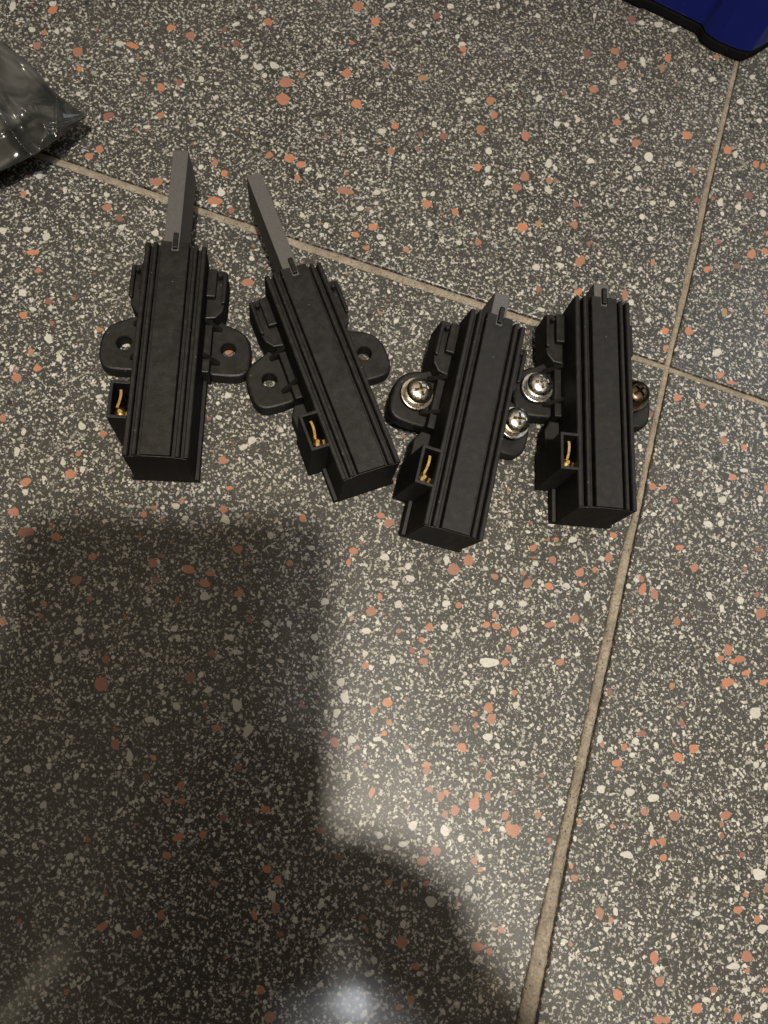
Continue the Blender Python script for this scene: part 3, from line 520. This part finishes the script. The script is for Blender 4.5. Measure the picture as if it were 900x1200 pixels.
BX, BY0, BY1, BZ = 15.0, 11.25, 23.3, 23.4
def termbox_mesh():
    bm = bmesh.new(); w = .95
    x0, x1 = -BX, -9.2
    outer = [(x0, BY0), (x1, BY0), (x1, BY1), (x0, BY1)]
    inner = [(x0+w, BY0+w), (x1, BY0+w), (x1, BY1-w), (x0+w, BY1-w)]
    def lp(P, z): return [bm.verts.new((x*MM, y*MM, z*MM)) for x, y in P]
    a, b, c, d = lp(outer, .2), lp(outer, BZ), lp(inner, BZ), lp(inner, 6.5)
    for A, B in ((a, b), (b, c), (c, d)):
        for k in range(4): bm.faces.new((A[k], A[(k+1) % 4], B[(k+1) % 4], B[k]))
    bm.faces.new(d); bm.faces.new(a[::-1])
    return mesh('terminal_box', bm, M['black'])
def blade_mesh():
    bm = bmesh.new(); pts = []
    n = 12; th = .75
    for k in range(n+1):
        t = k/n; y = 15.0+5.8*t; x = -12.4+.7*math.sin(t*2.2)-.1
        pts.append((x, y))
    P = [(x-th/2, y) for x, y in pts]+[(x+th/2, y) for x, y in pts[::-1]]
    prism_z(bm, P, 6.6, 22.2)
    return mesh('terminal_blade', bm, M['brass'])
def rivet_mesh():
    bm = bmesh.new(); lathe(bm, [(1.9, 0), (1.95, .5), (1.9, 13.0), (1.5, 14.2), (.6, 14.7), (0, 14.7)], 20, (-11.9, 14.3), 6.6)
    box(bm, -11.4, -9.6, 13.2, 14.6, 6.7, 20.2)
    return mesh('terminal_crimp', bm, M['brass'], False)
def rod_mesh(ln):
    bm = bmesh.new(); x0, x1 = -3.2, 1.85; zt, zb = H_-.5, H_-14.2
    y1 = L_+ln
    prof = [(60, zb), (y1-1.6, zb), (y1-.55, zb+3.5), (y1-.1, zb+8), (y1, zt)] + [(60, zt)]
    prism_x(bm, prof, x0, x1)
    return mesh('carbon_rod', bm, M['carbon'])
def tab_mesh():
    bm = bmesh.new(); prism_x(bm, [(69.2, 22.9), (74.2, 22.9+1.1), (74.8, 24.1), (74.8, 24.9), (74.2, 25.2), (69.2, 25.1)], -.75, .75); return mesh('retaining_tab', bm, M['black'])
def endplate_mesh():
    bm = bmesh.new()
    prism_y(bm, [(-8.9, 1.5), (8.9, 1.5), (9.0, 22.2), (4.0, 23.5), (-4.0, 23.5), (-9.0, 22.2)], -.35, .02)
    return mesh('end_plate', bm, M['black'])
def skirt_mesh():                                            # lower block under the terminal box, stepping in
    bm = bmesh.new(); prism_z(bm, [(-14.2, 23.4), (-14.2, 30.5), (-12.5, 33.5), (-9.0, 33.5), (-9.0, 23.4)], .2, 7.0)
    return mesh('box_foot', bm, M['black'])
def head_mesh(mat):
    bm = bmesh.new()
    prof = [(3.4, 0), (3.62, .3), (3.66, .8), (3.45, 1.35), (3.0, 1.8), (2.3, 2.15), (1.4, 2.36), (.7, 2.42), (0, 2.44)]
    lathe(bm, prof, 40); me = mesh('head_solid', bm, mat, True)
    o = bpy.data.objects.new('head_solid', me); COL.objects.link(o)
    bm = bmesh.new()
    w = .36
    P = [(-w, -w), (-w, -1.85), (w, -1.85), (w, -w), (1.85, -w), (1.85, w), (w, w), (w, 1.85), (-w, 1.85), (-w, w), (-1.85, w), (-1.85, -w)]
    P = P[::-1] if sum(P[i][0]*P[(i+1) % 12][1]-P[(i+1) % 12][0]*P[i][1] for i in range(12)) < 0 else P
    a = [bm.verts.new((x*.30*MM, y*.30*MM, 0.5*MM)) for x, y in P]; b = [bm.verts.new((x*1.15*MM, y*1.15*MM, 2.7*MM)) for x, y in P]
    for i in range(12): bm.faces.new((a[i], a[(i+1) % 12], b[(i+1) % 12], b[i]))
    bm.faces.new(a[::-1]); bm.faces.new(b)
    c = bpy.data.objects.new('cut', mesh('cut', bm, mat)); COL.objects.link(c)
    md = o.modifiers.new('cut', 'BOOLEAN'); md.operation = 'DIFFERENCE'; md.solver = 'EXACT'; md.object = c
    dg = bpy.context.evaluated_depsgraph_get(); dg.update()
    me2 = bpy.data.meshes.new_from_object(o.evaluated_get(dg)); me2.name = 'head'
    bpy.data.objects.remove(o); bpy.data.objects.remove(c)
    for p in me2.polygons:
        p.use_smooth = p.normal.z > .05 and p.area > 0 and abs((Vector(p.center).xy.length)) > .0017
    return me2
def shank_mesh(mat, ln):
    bm = bmesh.new(); prof = [(0, -ln), (1.3, -ln)]
    z = -ln+.3; k = 0
    while z < -.4:
        prof.append((1.95 if k % 2 == 0 else 1.62, z)); z += .35; k += 1
    prof += [(1.9, -.2), (1.9, .2)]
    lathe(bm, prof, 24, capb=False); return mesh('shank', bm, mat, True)
def washer_mesh(mat, ro=4.75):
    bm = bmesh.new(); N = 48
    loops = []
    for r, z in ((2.15, 0), (2.15, .75), (ro-.25, .75), (ro, .5), (ro, .2), (ro-.2, 0)):
        loops.append([bm.verts.new((r*math.cos(2*math.pi*k/N)*MM, r*math.sin(2*math.pi*k/N)*MM, z*MM)) for k in range(N)])
    for A, B in zip(loops, loops[1:]+loops[:1]):
        for k in range(N): bm.faces.new((A[k], A[(k+1) % N], B[(k+1) % N], B[k]))
    return mesh('washer', bm, mat, False)
def spring_mesh(mat):
    bm = bmesh.new(); N = 40; rows = []
    for k in range(N+1):
        a = 2*math.pi*(.03+.94*k/N); dz = .55*k/N
        rows.append([bm.verts.new((r*math.cos(a)*MM, r*math.sin(a)*MM, (z+dz)*MM)) for r, z in ((2.15, 0), (3.3, 0), (3.3, .8), (2.15, .8))])
    for A, B in zip(rows, rows[1:]):
        for q in range(4): bm.faces.new((A[q], A[(q+1) % 4], B[(q+1) % 4], B[q]))
    bm.faces.new(rows[0]); bm.faces.new(rows[-1][::-1])
    return mesh('spring_washer', bm, mat)
def screw(parent, side, lift, low, metal, rot):
    """pan head screw through the lug hole; lift = height of the washer over the lug, low = z of the tip"""
    mt = M[metal]; z = LUGZ+.15+lift; k = 1.19
    h = link('screw', cached('head'+metal, lambda: head_mesh(mt)), parent); h.location = (side*HX*MM, HY*MM, (z+2.15*k)*MM); h.rotation_euler.z = rot; h.scale = (k, k, k)
    sh = link('shank', shank_mesh(mt, (z-low)/k+2.15), h)
    w = link('washer', cached('washer'+metal, lambda: washer_mesh(mt)), h); w.location.z = -2.13*MM; bevel(w, .08, 1)
    s = link('spring_washer', cached('spring'+metal, lambda: spring_mesh(mt)), h); s.location.z = -1.36*MM; s.rotation_euler.z = rot*3
    return h
def Rm(yaw, pitch, roll):
    return Matrix.Rotation(math.radians(yaw), 3, 'Z') @ Matrix.Rotation(math.radians(pitch), 3, 'X') @ Matrix.Rotation(math.radians(roll), 3, 'Y')
GROUP = 'black carbon brush holders on the floor'
def holder(loc, yaw, pitch, roll, rod, label, rod_roll=0, rod_label=None, screws=()):
    root = bpy.data.objects.new('carbon_brush_holder', None); COL.objects.link(root)
    root.empty_display_size = .01
    root.matrix_world = Matrix.Translation(Vector(loc)*MM) @ Rm(yaw, pitch, roll).to_4x4()
    root['label'] = label; root['category'] = 'carbon brush'; root['group'] = GROUP
    P = lambda n, me, w=.2, seg=2: bevel(link(n, me, root), w, seg) if w else link(n, me, root)
    P('housing', cached('housing', body_mesh), .16)
    P('end_plate', cached('end', endplate_mesh), .25)
    for s in (-1, 1):
        P('mounting_lug', cached('lug%d' % s, lambda: lug_mesh(s)), 0)
        P('gusset', cached('gus%d' % s, lambda: gusset_mesh(s)), .3)
        wg = P('spring_cover', cached('wing%d' % s, lambda: wing_mesh(s)), .45)
        link('pin', cached('pin%d' % s, lambda: pin_mesh(s)), wg)
    P('base_rail', cached('rail', side_plate_mesh), .4)
    P('box_foot', cached('skirt', skirt_mesh), .4)
    tb = P('terminal_box', cached('tbox', termbox_mesh), .14)
    link('terminal_blade', cached('blade', blade_mesh), tb); link('terminal_crimp', cached('crimp', rivet_mesh), tb)
    r = P('carbon_rod', rod_mesh(rod), .22)
    if rod_roll:
        c = Vector((-.7, 0, 16))*MM; R = Matrix.Rotation(math.radians(rod_roll), 4, 'Y')
        r.matrix_local = Matrix.Translation(c) @ R @ Matrix.Translation(-c)
    if rod_label: r['label'] = rod_label
    P('retaining_tab', cached('tab', tab_mesh), .2)
    for a in screws: screw(root, *a)
    return root
holder((-43.23, 79.81, .1), -.47, .25, .79, 35.4, 'black carbon brush holder with a long carbon rod pointing straight up, standing farthest left', -5.0)
holder((19.88, 78.0, .1), 20.97, .6, 1.1, 37.0, 'tilted black brush holder with a long carbon rod pointing up-left, second from the left', -1.0)
holder((41.11, 61.12, 1.8), -12.7, 3.01, 9.59, 8.0, 'leaning black brush holder with a short rod stub and two yellowish cross-head screws',
       0, None, [(-1, .9, -6.9, 'yellow_zinc', .5), (1, 3.2, -1.4, 'yellow_zinc', .2)])
holder((92.05, 68.92, .75), -2.85, 1.37, 2.0, 5.2, 'black brush holder with a bright silver screw, farthest right beside the grout line',
       0, None, [(-1, .9, -1.9, 'zinc', .15), (1, 2.6, -1.1, 'bronze', .7)])
# ------------------------------------------------------------------ plastic bag, upper left
def bag():
    bm = bmesh.new()
    A = px(-40, 0, 9); 
    # outline in photo pixels with heights: far edge, tip, near edge
    far = [(-150, -60, 14), (-60, 10, 15), (0, 47, 15), (33, 72, 14), (62, 106, 13), (84, 124, 11), (100, 134, 9)]
    near = [(-150, 250, 12), (-60, 222, 12), (0, 201, 11), (24, 190, 11), (48, 177, 13), (72, 160, 10), (100, 137, 9)]
    rows = []
    K = 60
    def interp(P, t):
        f = t*(len(P)-1); i = min(int(f), len(P)-2); f -= i
        return [P[i][k]*(1-f)+P[i+1][k]*f for k in range(3)]
    cols = 80
    for c in range(cols+1):
        t = c/cols; a, b = interp(far, t), interp(near, t); row = []
        for r in range(K+1):
            s = r/K
            u, v, z = [a[k]*(1-s)+b[k]*s for k in range(3)]
            w = 1-t*.75
            rs = .54+(t-.33)/.27*.46                     # the sharp fold that runs out at the near edge
            z += w*(4.0*math.sin(s*math.pi)**.6)
            z += 2.6*math.exp(-abs(s-rs)/.045) if rs < 1.1 else 0
            z -= w*2.2*math.exp(-((s-rs+.16)/.09)**2)
            z += 1.6*math.exp(-((s-.05)/.045)**2)*(1 if t < .75 else 0)
            z += 1.5*math.exp(-abs(t-.70-.10*s)/.022)
            z += .5*math.sin(s*13+t*6)*w
            for fa, fo, am, wd in ((1.9, -.35, 1.3, .05), (-1.2, 1.05, 1.1, .04), (.6, .18, 1.5, .035), (2.6, -1.1, 1.0, .05), (-.5, .88, 1.2, .03)):
                z += am*math.exp(-abs(s-(fo+fa*t))/wd)*w      # creases running in several directions
            p = px(u, v, z); row.append(bm.verts.new(p*MM))
        rows.append(row)
    for A_, B_ in zip(rows, rows[1:]):
        for k in range(K): bm.faces.new((A_[k], A_[k+1], B_[k+1], B_[k]))
    me = mesh('bag_film', bm, M['film'], True)
    root = bpy.data.objects.new('plastic_bag', None); COL.objects.link(root); base = px(-40, 130); root.location = base*MM
    root['label'] = 'crumpled dark glossy plastic bag at the upper left edge of the floor'; root['category'] = 'plastic bag'
    o = link('film', me, root); o.location = -base*MM
    so = o.modifiers.new('thickness', 'SOLIDIFY'); so.thickness = .0006; so.offset = -1
    # the filled inside of the bag rests on the floor
    bm = bmesh.new()
    ins = [(-150, -20), (-70, 40), (-5, 75), (30, 100), (50, 125), (38, 152), (0, 172), (-60, 200), (-150, 230)]
    P = [px(u, v, 6) for u, v in ins]
    prism_z(bm, [(p.x, p.y) for p in P][::-1], 0.1, 9)
    c = link('contents', mesh('contents', bm, M['rubber']), root); c.location = -base*MM; bevel(c, 3, 3)
bag()
# ------------------------------------------------------------------ blue case, upper right
def case():
    foot = [(700, -14), (748, 11), (753, 10.5), (791, 29), (815, 41), (820, 51), (833, 60), (858, 70.5), (871, 73), (885, 66), (902, 55)]
    P = [px(u, v) for u, v in foot]
    d0 = (P[0]-P[3]).normalized(); d1 = (P[-1]-P[-3]).normalized()
    nrm = Vector((-d0.y, d0.x, 0)); nrm = -nrm if nrm.y < 0 else nrm
    a = P[0]+d0*150; b = P[-1]+nrm*170+d1*10
    poly = [a]+P+[b, a+nrm*190]
    root = bpy.data.objects.new('blue_case', None); COL.objects.link(root); base = P[7]; root.location = base*MM
    root['label'] = 'dark blue hard plastic case with a black band as painted shade beneath it, at the upper right corner'; root['category'] = 'case'
    cen = sum(poly, Vector())/len(poly)
    def shr(f): return [(p.x-base.x + (cen.x-p.x)*f, p.y-base.y+(cen.y-p.y)*f) for p in poly]
    bm = bmesh.new(); prism_z(bm, shr(.004), 0, 4.6); bevel(link('base', mesh('base', bm, M['rubber']), root), .8, 2)  # solid black band that stands in for the shade under the shell
    bm = bmesh.new(); prism_z(bm, shr(.0), 4.6, 62); bevel(link('shell', mesh('shell', bm, M['blue']), root), 1.4, 3, 25)
    bm = bmesh.new(); prism_z(bm, shr(-.006), 30, 36); bevel(link('rim', mesh('rim', bm, M['blue']), root), 1.2, 2, 25)
case()
# ------------------------------------------------------------------ the phone that takes the picture and the hand that holds it (behind the lens, they cast the shadow)
def cl(x, y, z): return right*x+up*y-fwd*z+Vector((0, 0, D))      # phone axes: x right, y up, z away from the subject; mm
def phone():
    root = bpy.data.objects.new('smartphone', None); COL.objects.link(root)
    mw = Matrix((right, up, -fwd)).transposed().to_4x4(); mw.translation = Vector((0, 0, D))*MM; root.matrix_world = mw
    root['label'] = 'black smartphone held above the floor, out of the picture'; root['category'] = 'phone'
    def rr(x0, x1, y0, y1, r):
        P = []
        for cx, cy, a0 in ((x1-r, y1-r, 0), (x0+r, y1-r, 90), (x0+r, y0+r, 180), (x1-r, y0+r, 270)):
            for k in range(7): a = math.radians(a0+k*15); P.append((cx+r*math.cos(a), cy+r*math.sin(a)))
        return P
    bm = bmesh.new(); prism_z(bm, rr(-75, 12, -147, 13, 10), 1.5, 9.0); bevel(link('case', mesh('case', bm, M['rubber']), root), 1.2, 2, 40)
    bm = bmesh.new(); prism_z(bm, rr(-72, 9, -144, 10, 8), 9.0, 9.4); link('screen', mesh('screen', bm, M['dark']), root)
phone()
def hand():
    vs, es, rad = [], [], []
    def v(p, r): vs.append(Vector(p)*MM); rad.append(r*MM); return len(vs)-1
    def chain(start, pts):
        prev = start
        for p, r in pts:
            k = v(p, r)
            if prev is not None: es.append((prev, k))
            prev = k
        return prev
    palm = v((36, -99, 222), 17)
    k = v((47, -112, 226), 15); es.append((palm, k))
    wr = v((62, -132, 238), 15); es.append((k, wr))
    e = v((108, -192, 300), 19); es.append((wr, e)); e2 = v((200, -330, 420), 26); es.append((e, e2))
    tip0 = v((30, -82, 221), 13); es.append((palm, tip0))
    # four fingers wrapped under the back of the phone, the thumb beside the screen
    chain(tip0, [((17, -76, 213), 13.5), ((8, -76, 207), 8), ((-4, -76, 208), 5.4)])
    chain(tip0, [((20, -84, 205), 8.5), ((10, -84, 200), 6.4), ((-8, -86, 203), 5.6)])
    chain(palm, [((19, -100, 202), 8.5), ((8, -102, 196), 6.2), ((-8, -104, 198), 5.4)])
    chain(palm, [((20, -116, 200), 7.5), ((10, -118, 193), 5.6), ((-2, -119, 195), 5.0)])
    chain(tip0, [((40, -88, 230), 9.0), ((31, -83, 240), 7.8), ((19, -80, 243), 6.2)])
    # shoulders far behind the frame, and the other arm steadying the phone's left edge
    s1 = v((210, -620, 560), 48); es.append((e2, s1)); ch = v((0, -680, 560), 90); es.append((s1, ch)); s2 = v((-210, -620, 560), 48); es.append((ch, s2))
    f2 = v((-200, -330, 400), 26); es.append((s2, f2)); f1 = v((-130, -190, 285), 19); es.append((f2, f1)); w2 = v((-100, -120, 235), 15); es.append((f1, w2))
    p2 = v((-88, -78, 222), 16); es.append((w2, p2)); q2 = v((-86, -55, 222), 13); es.append((p2, q2))
    chain(q2, [((-80, -36, 218), 8), ((-70, -30, 214), 6.4), ((-56, -28, 215), 5.6)])
    chain(q2, [((-78, -54, 212), 8), ((-66, -52, 206), 6.4), ((-52, -52, 208), 5.6)])
    chain(p2, [((-78, -72, 208), 8), ((-66, -71, 202), 6.2), ((-52, -70, 204), 5.4)])
    chain(p2, [((-78, -88, 206), 7.5), ((-68, -88, 200), 5.6), ((-56, -88, 201), 5.0)])
    chain(q2, [((-84, -44, 234), 8.2), ((-76, -34, 243), 7), ((-66, -30, 246), 6.2)])
    me = bpy.data.meshes.new('person'); me.from_pydata([tuple(p) for p in vs], es, [])
    m, t, b = newmat('skin'); g = G(t); b.inputs['Roughness'].default_value = .55
    g.put(b.inputs['Base Color'], g.mix(g.noise(mmcoord(g), .15, 4, .6).outputs[0], (.42, .24, .17, 1), (.55, .34, .25, 1)))
    me.materials.append(m)
    o = link('person', me); o['label'] = 'bare arms and both hands of the person holding the smartphone'; o['category'] = 'person'
    sk = o.modifiers.new('skin', 'SKIN')
    for i, d in enumerate(me.skin_vertices[0].data): d.radius = (rad[i], rad[i]); d.use_root = (i == 0)
    sk.use_smooth_shade = True
    ss = o.modifiers.new('sub', 'SUBSURF'); ss.levels = ss.render_levels = 2
hand()
